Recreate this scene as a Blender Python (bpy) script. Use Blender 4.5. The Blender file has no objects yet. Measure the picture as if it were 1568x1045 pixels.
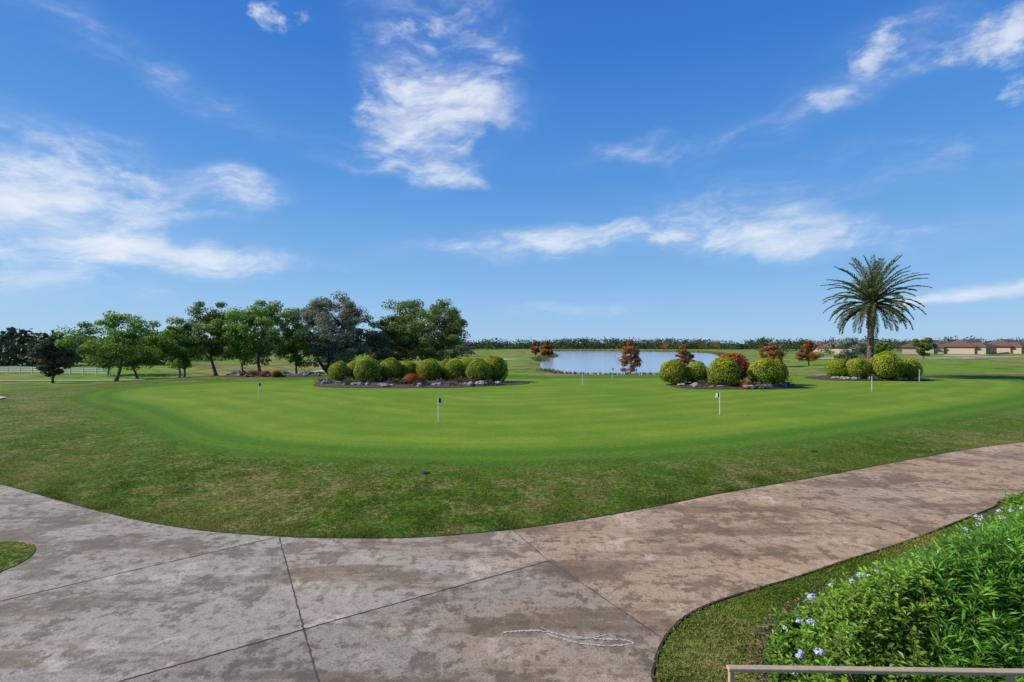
import bpy, math, random, time
import numpy as np
from mathutils import Vector
R = math.radians
rng = np.random.default_rng(7)
T0 = time.time()
def tick(s): print('TICK', s, round(time.time()-T0, 1))
scene = bpy.context.scene
scene.view_settings.view_transform = 'Standard'
scene.view_settings.look = 'None'
scene.view_settings.exposure = 0

# ------------------------------------------------------------ helpers
def fastmesh(name, V, F, mats, mi=None, tint=None, smooth=False, attrs=None):
    V = np.asarray(V, dtype=np.float32); F = np.asarray(F, dtype=np.int32)
    me = bpy.data.meshes.new(name)
    me.vertices.add(len(V)); me.vertices.foreach_set('co', V.ravel())
    n, k = F.shape
    me.loops.add(n*k); me.loops.foreach_set('vertex_index', F.ravel())
    me.polygons.add(n); me.polygons.foreach_set('loop_start', np.arange(0, n*k, k, dtype=np.int32))
    if mi is not None:
        me.polygons.foreach_set('material_index', np.asarray(mi, dtype=np.int32))
    me.polygons.foreach_set('use_smooth', np.full(n, smooth, dtype=bool))
    me.update(calc_edges=True)
    if tint is not None:
        a = me.attributes.new('tint', 'FLOAT', 'POINT'); a.data.foreach_set('value', np.asarray(tint, dtype=np.float32))
    for kname, arr in (attrs or {}).items():
        a = me.attributes.new(kname, 'FLOAT', 'POINT'); a.data.foreach_set('value', np.asarray(arr, dtype=np.float32))
    for m in mats: me.materials.append(m)
    return me

def obj(name, me, loc=(0,0,0), rot=0, scale=1, parent=None):
    o = bpy.data.objects.new(name, me)
    o.location = loc; o.rotation_euler = (0,0,rot)
    o.scale = (scale,)*3 if not isinstance(scale, tuple) else scale
    scene.collection.objects.link(o)
    if parent: o.parent = parent
    return o

def empty(name, loc=(0,0,0)):
    e = bpy.data.objects.new(name, None); e.location = loc; e.empty_display_size = .2
    scene.collection.objects.link(e); return e

def sstep(a, b, x):
    t = np.clip((x-a)/(b-a), 0, 1); return t*t*(3-2*t)

def sdf(P, poly, margin=12):
    P = np.asarray(P, float); poly = np.asarray(poly, float)
    lo = poly.min(0)-margin; hi = poly.max(0)+margin
    near = (P[:,0] > lo[0]) & (P[:,0] < hi[0]) & (P[:,1] > lo[1]) & (P[:,1] < hi[1])
    out = np.hypot(np.maximum(np.maximum(lo[0]-P[:,0], P[:,0]-hi[0]), 0), np.maximum(np.maximum(lo[1]-P[:,1], P[:,1]-hi[1]), 0))+margin
    if not near.any(): return out
    Q = P[near]; px = Q[:,0]; py = Q[:,1]
    d = np.full(len(Q), 1e18); inside = np.zeros(len(Q), bool); n = len(poly)
    for i in range(n):
        ax, ay = poly[i]; bx, by = poly[(i+1) % n]; ex = bx-ax; ey = by-ay
        wx = px-ax; wy = py-ay
        t = np.clip((wx*ex+wy*ey)/max(ex*ex+ey*ey, 1e-12), 0, 1)
        qx = wx-t*ex; qy = wy-t*ey
        np.minimum(d, qx*qx+qy*qy, out=d)
        if abs(ey) > 1e-12:
            inside ^= ((ay > py) != (by > py)) & (px < ax+wy*(ex/ey))
    out[near] = np.where(inside, -1, 1)*np.sqrt(d)
    return out

def catmull(pts, closed=False, sub=4):
    pts = [np.array(p, float) for p in pts]; n = len(pts); out = []
    rngi = range(n) if closed else range(n-1)
    for i in rngi:
        p0 = pts[(i-1) % n] if closed or i > 0 else pts[i]
        p1 = pts[i]; p2 = pts[(i+1) % n]
        p3 = pts[(i+2) % n] if closed or i+2 < n else p2
        for s in range(sub):
            t = s/sub
            out.append(0.5*((2*p1)+(-p0+p2)*t+(2*p0-5*p1+4*p2-p3)*t*t+(-p0+3*p1-3*p2+p3)*t**3))
    if not closed: out.append(pts[-1])
    return np.array(out)

def vnoise(x, y, s, seed=0):
    r = np.random.default_rng(seed); v = 0
    for i in range(6):
        a = r.uniform(0, 6.28); f = s*r.uniform(.6, 1.7); p = r.uniform(0, 6.28)
        v = v + np.sin((x*np.cos(a)+y*np.sin(a))*f+p)
    return v/6

# ------------------------------------------------------------ layout (metres)
lawn_edge = [(-60,30),(-40,22),(-30,18),(-20,15.2),(-15,13.5),(-12.34,12.34),(-9.53,10.93),(-7.38,9.91),(-5.75,9.32),(-4.12,9.0),(-3,8.92),
             (-1.64,8.95),(-.05,9.32),(1.47,9.91),(2.93,10.62),(4.65,11.54),(6.61,12.46),(8.95,13.6),(11.83,15.06),
             (15.2,16.66),(17.54,17.6),(22,19.3),(30,22),(45,26)]
bed_edge = [(45,19),(30,16.5),(20,14.6),(11.4,11.4),(9.97,10.6),(7.0,8.9),(5.28,8.03),(4.13,7.43),(3.28,7.03),(2.61,6.68),
            (2.16,6.36),(1.79,5.94),(1.55,5.51),(1.42,5.14),(1.42,4.6),(1.6,3.9),(2.1,3.0)]
LE = catmull(lawn_edge); BE = catmull(bed_edge)
path_poly = np.vstack([LE, BE, [(2.1,-3),(-60,-3)]])
green_poly = catmull([(-27,36.5),(-23.5,31),(-18.3,26.9),(-10.85,19.6),(-7.0,17.2),(-1.7,16.1),(2.4,16.5),(7.4,18.3),(14.4,21.9),
              (22.9,26.9),(31,32),(40,40),(43,46),(34,52.5),(20,49.5),(0,47.5),(-16,46.5),(-25,42)], True)
lake_poly = catmull([(6.6,117),(8.0,93),(13,87),(22,86.5),(35,90),(50,118),(80,190),(108,282),(88,330),(43,356),(20,325),(18,223),(10,170)], True)

def H(x, y):
    x = np.atleast_1d(np.asarray(x, float)); y = np.atleast_1d(np.asarray(y, float))
    P = np.stack([x, y], 1)
    dp = sdf(P, path_poly)
    z = 0.10*sstep(.15, 3.5, dp)
    z = z + 0.05*vnoise(x, y, .55, 3)*sstep(.6, 3, dp)*sstep(-1, 4, sdf(P, green_poly))
    ratio = x/np.maximum(y, 1)
    right = sstep(.5, .85, ratio)
    z = z - 2.0*sstep(50, 80, y)*(1-.55*right)
    z = z - 1.0*sstep(29, 50, -x)*sstep(24, 40, y)*(1-sstep(50, 80, y))
    z = z + (0.30*vnoise(x, y, .07, 5)+.12)*sstep(75, 120, y)
    z = z + 0.8*sstep(200, 500, y)
    dl = sdf(P, lake_poly)
    shore = np.clip(-2.0+dl*.10, -3.2, 0)
    k = sstep(0, 9, dl)
    z = np.where(dl < 9, shore*(1-k)+z*k, z)
    return z
def h1(x, y): return float(H([x], [y])[0])

# ------------------------------------------------------------ materials
def newmat(name):
    m = bpy.data.materials.new(name); m.use_nodes = True
    nt = m.node_tree; b = nt.nodes['Principled BSDF']
    return m, nt, b
def N(nt, t, **kw):
    n = nt.nodes.new(t)
    for k, v in kw.items(): setattr(n, k, v)
    return n
def noise(nt, vec, scale, detail=4, rough=.55, w=None):
    n = N(nt, 'ShaderNodeTexNoise'); n.inputs['Scale'].default_value = scale
    n.inputs['Detail'].default_value = detail; n.inputs['Roughness'].default_value = rough
    if vec is not None: nt.links.new(vec, n.inputs['Vector'])
    return n.outputs['Fac']
def mrange(nt, v, a, b, c=0., d=1., smooth=True):
    n = N(nt, 'ShaderNodeMapRange'); n.interpolation_type = 'SMOOTHSTEP' if smooth else 'LINEAR'
    nt.links.new(v, n.inputs[0])
    for i, q in enumerate((a, b, c, d)): n.inputs[i+1].default_value = q
    return n.outputs[0]
def mixc(nt, f, a, b, mode='MIX'):
    n = N(nt, 'ShaderNodeMix', data_type='RGBA', blend_type=mode)
    if isinstance(f, (int, float)): n.inputs[0].default_value = f
    else: nt.links.new(f, n.inputs[0])
    for i, q in ((6, a), (7, b)):
        if isinstance(q, tuple): n.inputs[i].default_value = (*q, 1)
        else: nt.links.new(q, n.inputs[i])
    return n.outputs[2]
def mth(nt, op, a, b=None, c=None):
    n = N(nt, 'ShaderNodeMath', operation=op)
    for i, q in enumerate((a, b, c)):
        if q is None: continue
        if isinstance(q, (int, float)): n.inputs[i].default_value = q
        else: nt.links.new(q, n.inputs[i])
    return n.outputs[0]
def bump(nt, b, hgt, strength=.4, dist=.02):
    n = N(nt, 'ShaderNodeBump'); n.inputs['Strength'].default_value = strength; n.inputs['Distance'].default_value = dist
    nt.links.new(hgt, n.inputs['Height']); nt.links.new(n.outputs[0], b.inputs['Normal'])
def objpos(nt):
    return N(nt, 'ShaderNodeNewGeometry').outputs['Position']
def attr(nt, nm):
    return N(nt, 'ShaderNodeAttribute', attribute_name=nm).outputs['Fac']

def leafmat(name, dark, light, trans=.3, rough=.6, spec=.25):
    m, nt, b = newmat(name)
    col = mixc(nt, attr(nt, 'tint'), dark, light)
    nt.links.new(col, b.inputs['Base Color']); b.inputs['Roughness'].default_value = rough
    b.inputs['Specular IOR Level'].default_value = spec
    tr = N(nt, 'ShaderNodeBsdfTranslucent'); nt.links.new(col, tr.inputs[0])
    mx = N(nt, 'ShaderNodeMixShader'); mx.inputs[0].default_value = trans
    nt.links.new(b.outputs[0], mx.inputs[1]); nt.links.new(tr.outputs[0], mx.inputs[2])
    nt.links.new(mx.outputs[0], nt.nodes['Material Output'].inputs[0])
    return m
def simplemat(name, c1, c2, scale=3, rough=.8, bs=.3, bd=.02, metallic=0, detail=4):
    m, nt, b = newmat(name)
    f = noise(nt, objpos(nt), scale, detail, .6)
    nt.links.new(mixc(nt, mrange(nt, f, .3, .7), c1, c2), b.inputs['Base Color'])
    b.inputs['Roughness'].default_value = rough; b.inputs['Metallic'].default_value = metallic
    if bs: bump(nt, b, f, bs, bd)
    return m

def ground_mat():
    m, nt, b = newmat('ground_grass')
    pos = objpos(nt); sdg = attr(nt, 'sdg'); far = attr(nt, 'far')
    n_big = noise(nt, pos, .22, 3, .6); n_mid = noise(nt, pos, 1.3, 4, .65)
    n_fine = noise(nt, pos, 8, 5, .8)
    patch = mth(nt, 'ADD', mth(nt, 'MULTIPLY', n_big, .45), mth(nt, 'ADD', mth(nt, 'MULTIPLY', n_mid, .50), mth(nt, 'MULTIPLY', n_fine, .25)))
    rough_c = mixc(nt, mrange(nt, patch, .54, .70), (.125,.235,.013), (.36,.31,.095))
    rough_c = mixc(nt, mrange(nt, n_fine, .40, .60, .75, 0), rough_c, (.030,.055,.006))
    # collar & putting surface
    st = mth(nt, 'SINE', mth(nt, 'MULTIPLY', mth(nt, 'ADD', sdg, mth(nt, 'MULTIPLY', n_mid, .6)), 4.6))
    collar = mixc(nt, mrange(nt, st, -.8, .8), (.095,.215,.014), (.13,.26,.017))
    collar = mixc(nt, mrange(nt, n_fine, .42, .62, .45, 0), collar, (.045,.10,.01))
    put = mixc(nt, mrange(nt, n_big, .35, .65), (.155,.275,.016), (.245,.35,.030))
    st2 = mth(nt, 'SINE', mth(nt, 'MULTIPLY', mth(nt, 'ADD', sdg, mth(nt, 'MULTIPLY', n_big, 1.4)), 3.1))
    put = mixc(nt, mrange(nt, st2, -.5, .5, 0, .42), put, (.12,.235,.014))
    put = mixc(nt, mrange(nt, n_mid, .42, .68, 0, .45), put, (.22,.28,.04))
    put = mixc(nt, mrange(nt, n_fine, .42, .62, .34, 0), put, (.06,.14,.01))
    sj = mth(nt, 'ADD', sdg, mth(nt, 'MULTIPLY', mth(nt, 'SUBTRACT', n_mid, .5), 2.2))
    c = mixc(nt, mrange(nt, sj, 1.2, 4.6), collar, rough_c)
    c = mixc(nt, mrange(nt, sdg, -.25, .25), put, c)
    n_f = noise(nt, pos, .03, 4, .6)
    fw = mixc(nt, mrange(nt, n_f, .46, .54), (.17,.29,.025), (.29,.26,.08))
    fw = mixc(nt, mrange(nt, mth(nt, 'ADD', mth(nt, 'MULTIPLY', n_big, .7), mth(nt, 'MULTIPLY', n_f, .3)), .48, .60, 0, .8), fw, (.075,.13,.02))
    c = mixc(nt, far, c, fw)
    nt.links.new(c, b.inputs['Base Color']); b.inputs['Roughness'].default_value = .95
    b.inputs['Specular IOR Level'].default_value = .1
    amt = mrange(nt, sdg, 0, 3.0, .14, 1)
    bump(nt, b, mth(nt, 'MULTIPLY', n_fine, amt), 1.0, .09)
    return m

def concrete_mat():
    m, nt, b = newmat('concrete')
    pos = objpos(nt)
    a = noise(nt, pos, .30, 4, .6); c_ = noise(nt, pos, .75, 6, .76); d = noise(nt, pos, 6, 4, .7); e = noise(nt, pos, 70, 2, .7)
    mp = N(nt, 'ShaderNodeMapping'); mp.inputs['Scale'].default_value = (.30, 1.5, 1); mp.inputs['Rotation'].default_value = (0, 0, .5); nt.links.new(pos, mp.inputs[0])
    g = noise(nt, mp.outputs[0], 1.0, 5, .65)
    sx = N(nt, 'ShaderNodeSeparateXYZ'); nt.links.new(pos, sx.inputs[0])
    warm = mth(nt, 'ADD', mrange(nt, sx.outputs[0], -4, 3, 0, .30), mth(nt, 'MULTIPLY', a, .9))
    col = mixc(nt, mrange(nt, warm, .45, .85), (.46,.39,.30), (.54,.40,.26))
    col = mixc(nt, mrange(nt, g, .49, .62, 0, .8), col, (.25,.18,.11))
    col = mixc(nt, mrange(nt, c_, .50, .57, 0, .7), col, (.19,.14,.09))
    col = mixc(nt, mrange(nt, c_, .45, .34, 0, .85), col, (.70,.57,.43))
    col = mixc(nt, mrange(nt, d, .48, .64, 0, .55), col, (.18,.14,.095))
    col = mixc(nt, mrange(nt, e, .45, .68, 0, .6), col, (.13,.10,.07))
    # separately poured slabs weathered to different tones
    def side(ax, ay, c0):
        f = mth(nt, 'ADD', mth(nt, 'ADD', mth(nt, 'MULTIPLY', sx.outputs[0], ax), mth(nt, 'MULTIPLY', sx.outputs[1], ay)), c0)
        return mrange(nt, f, -.004, .004)
    sB = side(.892, .45, -4.19); sC = side(.532, -.847, 6.456); sA = side(-.874, -.486, .79)
    notB = mth(nt, 'SUBTRACT', 1.0, sB)
    col = mixc(nt, mth(nt, 'MULTIPLY', sC, notB), col, (.80,.80,.80), 'MULTIPLY')
    col = mixc(nt, mth(nt, 'MULTIPLY', sA, notB), col, (.92,.96,1.0), 'MULTIPLY')
    col = mixc(nt, sB, col, (.98,.90,.82), 'MULTIPLY')
    nt.links.new(col, b.inputs['Base Color']); b.inputs['Roughness'].default_value = .88
    b.inputs['Specular IOR Level'].default_value = .2
    bump(nt, b, mth(nt, 'ADD', e, d), .6, .008)
    return m

M_ground = ground_mat(); M_conc = concrete_mat()
M_soil = simplemat('soil_edge', (.018,.014,.009), (.05,.038,.022), 25)
M_joint = simplemat('joint_dark', (.05,.038,.026), (.12,.09,.065), 15)
M_mulch = simplemat('mulch', (.035,.022,.015), (.13,.08,.055), 9, bs=1, bd=.05)
M_rock = simplemat('rock', (.17,.15,.15), (.36,.33,.32), 5, bs=.6)
M_bark = simplemat('bark', (.06,.045,.035), (.16,.125,.095), 8, bs=.8)
M_palmbark = simplemat('palm_bark', (.07,.05,.035), (.20,.14,.095), 7, bs=1, bd=.08)
M_sand = simplemat('sand', (.62,.56,.46), (.72,.66,.56), 3)
M_cart = simplemat('cart_path_concrete', (.50,.45,.38), (.60,.55,.47), 2)
M_white = simplemat('white_paint', (.74,.74,.72), (.8,.8,.79), 6, rough=.45, bs=0)
M_black = simplemat('black_cloth', (.015,.015,.018), (.03,.03,.03), 6, bs=0)
M_chalk = simplemat('chalk', (.36,.31,.25), (.62,.56,.47), 40)
M_bronze = simplemat('bronze_rail', (.46,.33,.19), (.54,.40,.25), 20, rough=.5, bs=.05)
M_wall = simplemat('stucco', (.42,.33,.23), (.48,.38,.27), 2)
M_roof = simplemat('roof_tile', (.11,.060,.04), (.19,.11,.075), 4)
M_glass = simplemat('window_glass', (.02,.025,.03), (.04,.045,.05), 1, rough=.15, bs=0)
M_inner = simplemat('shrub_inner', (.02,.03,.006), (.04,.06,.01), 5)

# ------------------------------------------------------------ ground
n1 = 560; kk = 6.0
t = np.linspace(-1, 1, n1)
gx = 3000*np.sinh(kk*t)/np.sinh(kk)
gy = 14 + 3000*np.sinh(kk*t)/np.sinh(kk)
gx = gx[(gx > -2500)]; gy = gy[gy > -30]
nx, ny = len(gx), len(gy)
X, Y = np.meshgrid(gx, gy); X = X.ravel(); Y = Y.ravel()
Z = H(X, Y)
P = np.stack([X, Y], 1)
sdg = np.clip(sdf(P, green_poly), -30, 60)
far = sstep(50, 62, Y + 4*vnoise(X, Y, .15, 9))*(sstep(3.0, 8, sdg))
far = np.maximum(far, sstep(42, 60, np.hypot(X+0, (Y-30)*1.2)) * sstep(4, 10, sdg)*(X < 0))
idx = np.arange(nx*ny).reshape(ny, nx)
F = np.stack([idx[:-1,:-1], idx[:-1,1:], idx[1:,1:], idx[1:,:-1]], -1).reshape(-1, 4)
obj('ground', fastmesh('ground', np.stack([X, Y, Z], 1), F, [M_ground], smooth=True, attrs={'sdg': sdg, 'far': far}))
tick('ground')

def polysheet(name, poly, z, mat):
    me = bpy.data.meshes.new(name)
    me.from_pydata([(p[0], p[1], z) for p in poly], [], [list(range(len(poly)))])
    me.materials.append(mat); me.update()
    if me.polygons[0].normal.z < 0: me.flip_normals()
    return obj(name, me)
polysheet('concrete_path', path_poly, .008, M_conc)

def ribbon(pts, w, z=None, jitter=0, dz=.03):
    pts = np.asarray(pts, float); d = np.gradient(pts, axis=0); d /= np.linalg.norm(d, axis=1)[:,None]+1e-9
    nrm = np.stack([-d[:,1], d[:,0]], 1); k = len(pts)
    wl = w/2*(1+jitter*rng.uniform(-1, 1, k)); wr = w/2*(1+jitter*rng.uniform(-1, 1, k))
    L = pts+nrm*wl[:,None]; Rr = pts-nrm*wr[:,None]
    A = np.empty((2*k, 3)); A[0::2,:2] = L; A[1::2,:2] = Rr
    A[:,2] = (H(A[:,0], A[:,1])+dz) if z is None else z
    i = np.arange(k-1)*2
    return A, np.stack([i, i+1, i+3, i+2], 1)
def resample(pts, step):
    pts = np.asarray(pts, float); s = np.r_[0, np.cumsum(np.hypot(*np.diff(pts, axis=0).T))]
    q = np.linspace(0, s[-1], max(2, int(s[-1]/step)))
    return np.stack([np.interp(q, s, pts[:,0]), np.interp(q, s, pts[:,1])], 1)
def merge(parts):
    Vs, Fs, o = [], [], 0
    for V, F_ in parts: Vs.append(V); Fs.append(F_+o); o += len(V)
    return np.vstack(Vs), np.vstack(Fs)

e1 = ribbon(resample(LE, .08)[120:-120], .035, .014, .35); e2 = ribbon(resample(BE, .06)[100:], .030, .014, .35)
V, F = merge([e1, e2]); obj('soil_edge', fastmesh('soil_edge', V, F, [M_soil]))
joints = [[(-4.10,9.0),(-2.47,6.07),(-1.95,5.14),(-.9,3.2)], [(0.0,9.32),(.57,7.98),(1.75,5.85)], [(.57,7.98),(-2.47,6.07),(-3.99,5.1),(-6.5,3.5)],
          [(-4.12,8.95),(-6.73,6.73),(-10,4.1)]]
jp = []
for j in joints:
    p = resample(j, .06); p = p + .003*rng.normal(size=p.shape); jp.append(ribbon(p, .015, .013, .5))
for j in [[(5.7,11.95),(6.9,9.0)], [(2.2,10.2),(4.1,7.5)], [(12,15),(14,12.6)], [(-9.5,10.8),(-14,7)]]:
    p = resample(j, .06); jp.append(ribbon(p, .008, .013, .5))
V, F = merge(jp); obj('expansion_joints', fastmesh('expansion_joints', V, F, [M_joint]))
ck = [ribbon(resample(catmull([(-.1,6.0),(.3,6.04),(.65,5.93),(1.0,5.87),(1.28,5.85),(1.36,5.78),(1.1,5.74),(.72,5.8),(.4,5.98)]), .02), .024, .013, .95),
      ribbon(resample(catmull([(.35,6.1),(.5,5.98),(.78,5.86),(1.1,5.95)]), .02), .010, .0165, .8)]
V, F = merge(ck); obj('chalk_mark', fastmesh('chalk_mark', V, F, [M_chalk]))
cp = [ribbon(resample(catmull([(-75,60),(-60,63),(-50,66.5),(-42,74),(-37,86),(-34,110),(-32,130)]), 1), 3.0, dz=.12),
      ribbon(resample(catmull([(-60,40),(-42,33.5),(-30.6,30.2),(-36,26),(-60,22)]), .6), 1.2, dz=.06)]
V, F = merge(cp); obj('cart_path', fastmesh('cart_path', V, F, [M_cart]))

# ------------------------------------------------------------ water
def water_mat():
    m, nt, b = newmat('lake_water')
    b.inputs['Base Color'].default_value = (.40,.46,.50,1); b.inputs['Roughness'].default_value = .16
    b.inputs['Specular IOR Level'].default_value = 1.0
    mp = N(nt, 'ShaderNodeMapping'); mp.inputs['Scale'].default_value = (.6, 1.6, 1); nt.links.new(objpos(nt), mp.inputs[0])
    bump(nt, b, noise(nt, mp.outputs[0], 1.2, 3, .6), .20, .08)
    return m
lk = [(-5,84),(70,80),(115,180),(130,290),(95,345),(40,370),(8,340),(2,200)]
polysheet('lake_water', lk, -2.0, water_mat())

# ------------------------------------------------------------ foliage generators
def unit(v): return v/(np.linalg.norm(v, axis=-1, keepdims=True)+1e-9)
def leaves(C, L, W, tint, axis=None, r=rng, normal=None):
    n = len(C)
    if normal is not None:
        nn = unit(normal); a = unit(np.cross(nn, r.normal(size=(n, 3)))); b_ = np.cross(nn, a); c_ = nn
    else:
        a = unit(r.normal(size=(n, 3))) if axis is None else unit(axis)
        b_ = unit(np.cross(a, r.normal(size=(n, 3)))); c_ = np.cross(a, b_)
    L = np.broadcast_to(L, n)[:,None]; W = np.broadcast_to(W, n)[:,None]
    V = np.stack([C-a*L*.5, C+b_*W*.5+c_*W*.18-a*L*.05, C+a*L*.5, C-b_*W*.5+c_*W*.18-a*L*.05], 1).reshape(-1, 3)
    F_ = np.arange(4*n).reshape(n, 4)
    return V, F_, np.repeat(tint, 4)
def tube(pts, rad, sides=6):
    pts = np.asarray(pts, float); k = len(pts); d = unit(np.gradient(pts, axis=0))
    ref = np.where(np.abs(d[:,2:3]) > .9, [[1.,0,0]], [[0,0,1.]])
    u = unit(np.cross(d, ref)); v = np.cross(d, u)
    an = np.linspace(0, 2*np.pi, sides, endpoint=False)
    V = (pts[:,None]+np.asarray(rad)[:,None,None]*(u[:,None]*np.cos(an)[None,:,None]+v[:,None]*np.sin(an)[None,:,None])).reshape(-1, 3)
    i = np.arange(k-1)[:,None]*sides; j = np.arange(sides)[None]; j2 = (j+1) % sides
    F_ = np.stack([i+j, i+j2, i+sides+j2, i+sides+j], -1).reshape(-1, 4)
    return V, F_
def pack(name, wood, leaf, mats):
    V, F_ = merge(wood) if wood else (np.zeros((0,3)), np.zeros((0,4), int))
    LV = [l[0] for l in leaf]; o = len(V); Fs = [F_]; T = [np.zeros(len(V))]
    for l in leaf:
        Fs.append(l[1]+o); o += len(l[0]); T.append(l[2])
    nf = sum(len(f) for f in Fs); mi = np.zeros(nf, int); mi[len(F_):] = 1
    return fastmesh(name, np.vstack([V]+LV), np.vstack(Fs), mats, mi, np.concatenate(T))

def tree(name, x, y, height, spread, crown_base, tr, seed, lm, nclump=70, nleaf=130, ls=.24, cr=.16, shape='round', lean=0, z=None, multi=1):
    r = np.random.default_rng(seed); z0 = h1(x, y)-.05 if z is None else z
    wood = []; cz = (height+crown_base)/2; hz = (height-crown_base)/2
    cc = []
    while len(cc) < nclump:
        p = r.uniform(-1, 1, 3); q = np.linalg.norm(p)
        if q > 1 or q < .35*r.uniform(0, 1.6): continue
        if shape == 'round': w = 1.0 if p[2] > -.3 else .85
        elif shape == 'cone': w = max(.12, .95*(1-(p[2]+1)/2)**.7); p[:2] = p[:2]*1.2
        elif shape == 'oval': w = 1-.35*max(p[2], 0)
        az = math.atan2(p[1], p[0])
        w *= 1+.22*math.sin(2*az+seed)+.15*math.sin(5*az+seed*2)
        cc.append([p[0]*w*spread/2, p[1]*w*spread/2, cz+p[2]*hz*(1+.12*math.sin(3*az+seed))])
    cc = np.array(cc)
    th = crown_base+ (hz*.5 if shape != 'cone' else hz*1.8)
    for s in range(multi):
        ox, oy = (r.uniform(-.25, .25, 2)*spread if multi > 1 else (0, 0))
        zz = np.linspace(0, 1, 7)
        tp = np.stack([lean*zz+ox*zz+.06*spread*np.sin(zz*4+seed)*.5, oy*zz+.03*spread*np.sin(zz*3+seed*2), zz*th], 1)
        wood.append(tube(tp, tr*(1-.6*zz)+tr*.45*np.exp(-zz*14), 8))
    nl = 7
    sel = cc[r.choice(len(cc), nl, replace=False)]*[.6,.6,.85] if shape != 'cone' else tp[-1:]
    for lmb in sel:
        s = tp[r.integers(3, 6)]
        mid = (s+lmb)/2+[0,0,.08*height*r.uniform(-.3, 1)]
        q = np.array([s, (s+mid)/2+r.normal(size=3)*.08, mid, (mid+lmb)/2+r.normal(size=3)*.1, lmb])
        wood.append(tube(q, tr*np.array([.5,.42,.34,.25,.16]), 6))
    for c in cc:
        if shape == 'cone':
            s = np.array([0, 0, max(.1*th, min(th, c[2]-.15*np.hypot(c[0], c[1])))]); s[:2] = np.interp(s[2], tp[:,2], tp[:,0]), np.interp(s[2], tp[:,2], tp[:,1])
        else: s = sel[np.argmin(((sel-c)**2).sum(1))]
        m_ = (s+c)/2+r.normal(size=3)*.12
        wood.append(tube(np.array([s, m_, c]), tr*np.array([.16,.10,.04]), 4))
    rc = cr*spread
    n = nclump*nleaf
    ci = np.repeat(np.arange(nclump), nleaf)
    sz = r.uniform(.6, 1.25, nclump)
    g = r.normal(size=(n, 3)); g = unit(g)*np.minimum(np.linalg.norm(g, axis=1), 1.9)[:,None]
    off = g*np.array([1, 1, .6])*rc*.52*sz[ci][:,None]
    C = cc[ci]+off
    # leaf tint gets lighter up the crown and towards the top of each clump
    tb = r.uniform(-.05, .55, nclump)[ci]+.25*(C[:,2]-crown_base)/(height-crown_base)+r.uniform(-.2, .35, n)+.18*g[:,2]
    nrm = unit(g+np.array([0, 0, .5]))+r.normal(size=(n, 3))*.55
    LF = [leaves(C, ls*r.uniform(.6, 1.3, n), ls*.62*r.uniform(.6, 1.3, n), np.clip(tb, 0, 1), r=r, normal=nrm)]
    return obj(name, pack(name, wood, LF, [M_bark, lm]), (x, y, z0))

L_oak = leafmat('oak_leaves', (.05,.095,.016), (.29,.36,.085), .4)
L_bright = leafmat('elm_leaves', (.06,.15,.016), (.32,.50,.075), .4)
L_dark = leafmat('magnolia_leaves', (.025,.038,.014), (.15,.13,.06), .2)
L_olive = leafmat('olive_leaves', (.075,.095,.05), (.40,.43,.28), .4)
L_rust = leafmat('rust_leaves', (.15,.05,.014), (.50,.24,.06), .35)
L_far = leafmat('hazed_distant_leaves', (.035,.06,.026), (.14,.17,.065), .15)  # distance haze painted into the leaf colour as slight desaturation
L_ball = leafmat('ball_leaves', (.08,.15,.008), (.58,.60,.03), .3)
L_red = leafmat('red_leaves', (.28,.03,.012), (.85,.19,.03), .35)
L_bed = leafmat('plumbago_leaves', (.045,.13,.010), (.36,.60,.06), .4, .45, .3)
L_narrow = leafmat('narrow_leaves', (.045,.14,.012), (.26,.54,.055), .4, .4, .35)
L_grass = leafmat('grass_blades', (.06,.13,.009), (.42,.38,.10), .4, .7, .1)
L_palm = leafmat('palm_leaves', (.035,.055,.014), (.20,.25,.065), .25, .45, .35)
L_flower = leafmat('flower_petals', (.52,.56,.82), (.72,.76,.92), .2)

# left group
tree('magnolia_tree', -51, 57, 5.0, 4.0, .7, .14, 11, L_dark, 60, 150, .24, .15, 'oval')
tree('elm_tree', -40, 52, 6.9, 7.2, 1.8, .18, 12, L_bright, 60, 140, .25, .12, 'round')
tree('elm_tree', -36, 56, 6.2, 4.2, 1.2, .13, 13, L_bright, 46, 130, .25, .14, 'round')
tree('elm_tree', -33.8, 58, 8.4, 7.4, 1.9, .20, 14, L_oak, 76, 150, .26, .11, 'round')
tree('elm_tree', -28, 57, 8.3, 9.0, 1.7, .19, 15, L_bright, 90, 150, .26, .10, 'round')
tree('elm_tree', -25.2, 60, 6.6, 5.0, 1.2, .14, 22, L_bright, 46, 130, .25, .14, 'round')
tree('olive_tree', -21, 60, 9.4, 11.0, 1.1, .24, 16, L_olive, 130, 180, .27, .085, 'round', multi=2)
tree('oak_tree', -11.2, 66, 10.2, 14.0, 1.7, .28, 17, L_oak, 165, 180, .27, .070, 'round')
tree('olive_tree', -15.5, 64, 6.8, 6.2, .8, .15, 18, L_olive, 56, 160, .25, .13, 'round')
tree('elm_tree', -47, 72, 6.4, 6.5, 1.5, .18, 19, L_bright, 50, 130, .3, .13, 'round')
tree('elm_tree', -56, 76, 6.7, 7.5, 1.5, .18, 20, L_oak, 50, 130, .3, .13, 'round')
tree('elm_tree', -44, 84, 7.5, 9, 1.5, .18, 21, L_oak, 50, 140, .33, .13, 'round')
tree('elm_tree', -66, 84, 7.2, 9, 1.2, .18, 23, L_oak, 50, 140, .33, .13, 'round')
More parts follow.
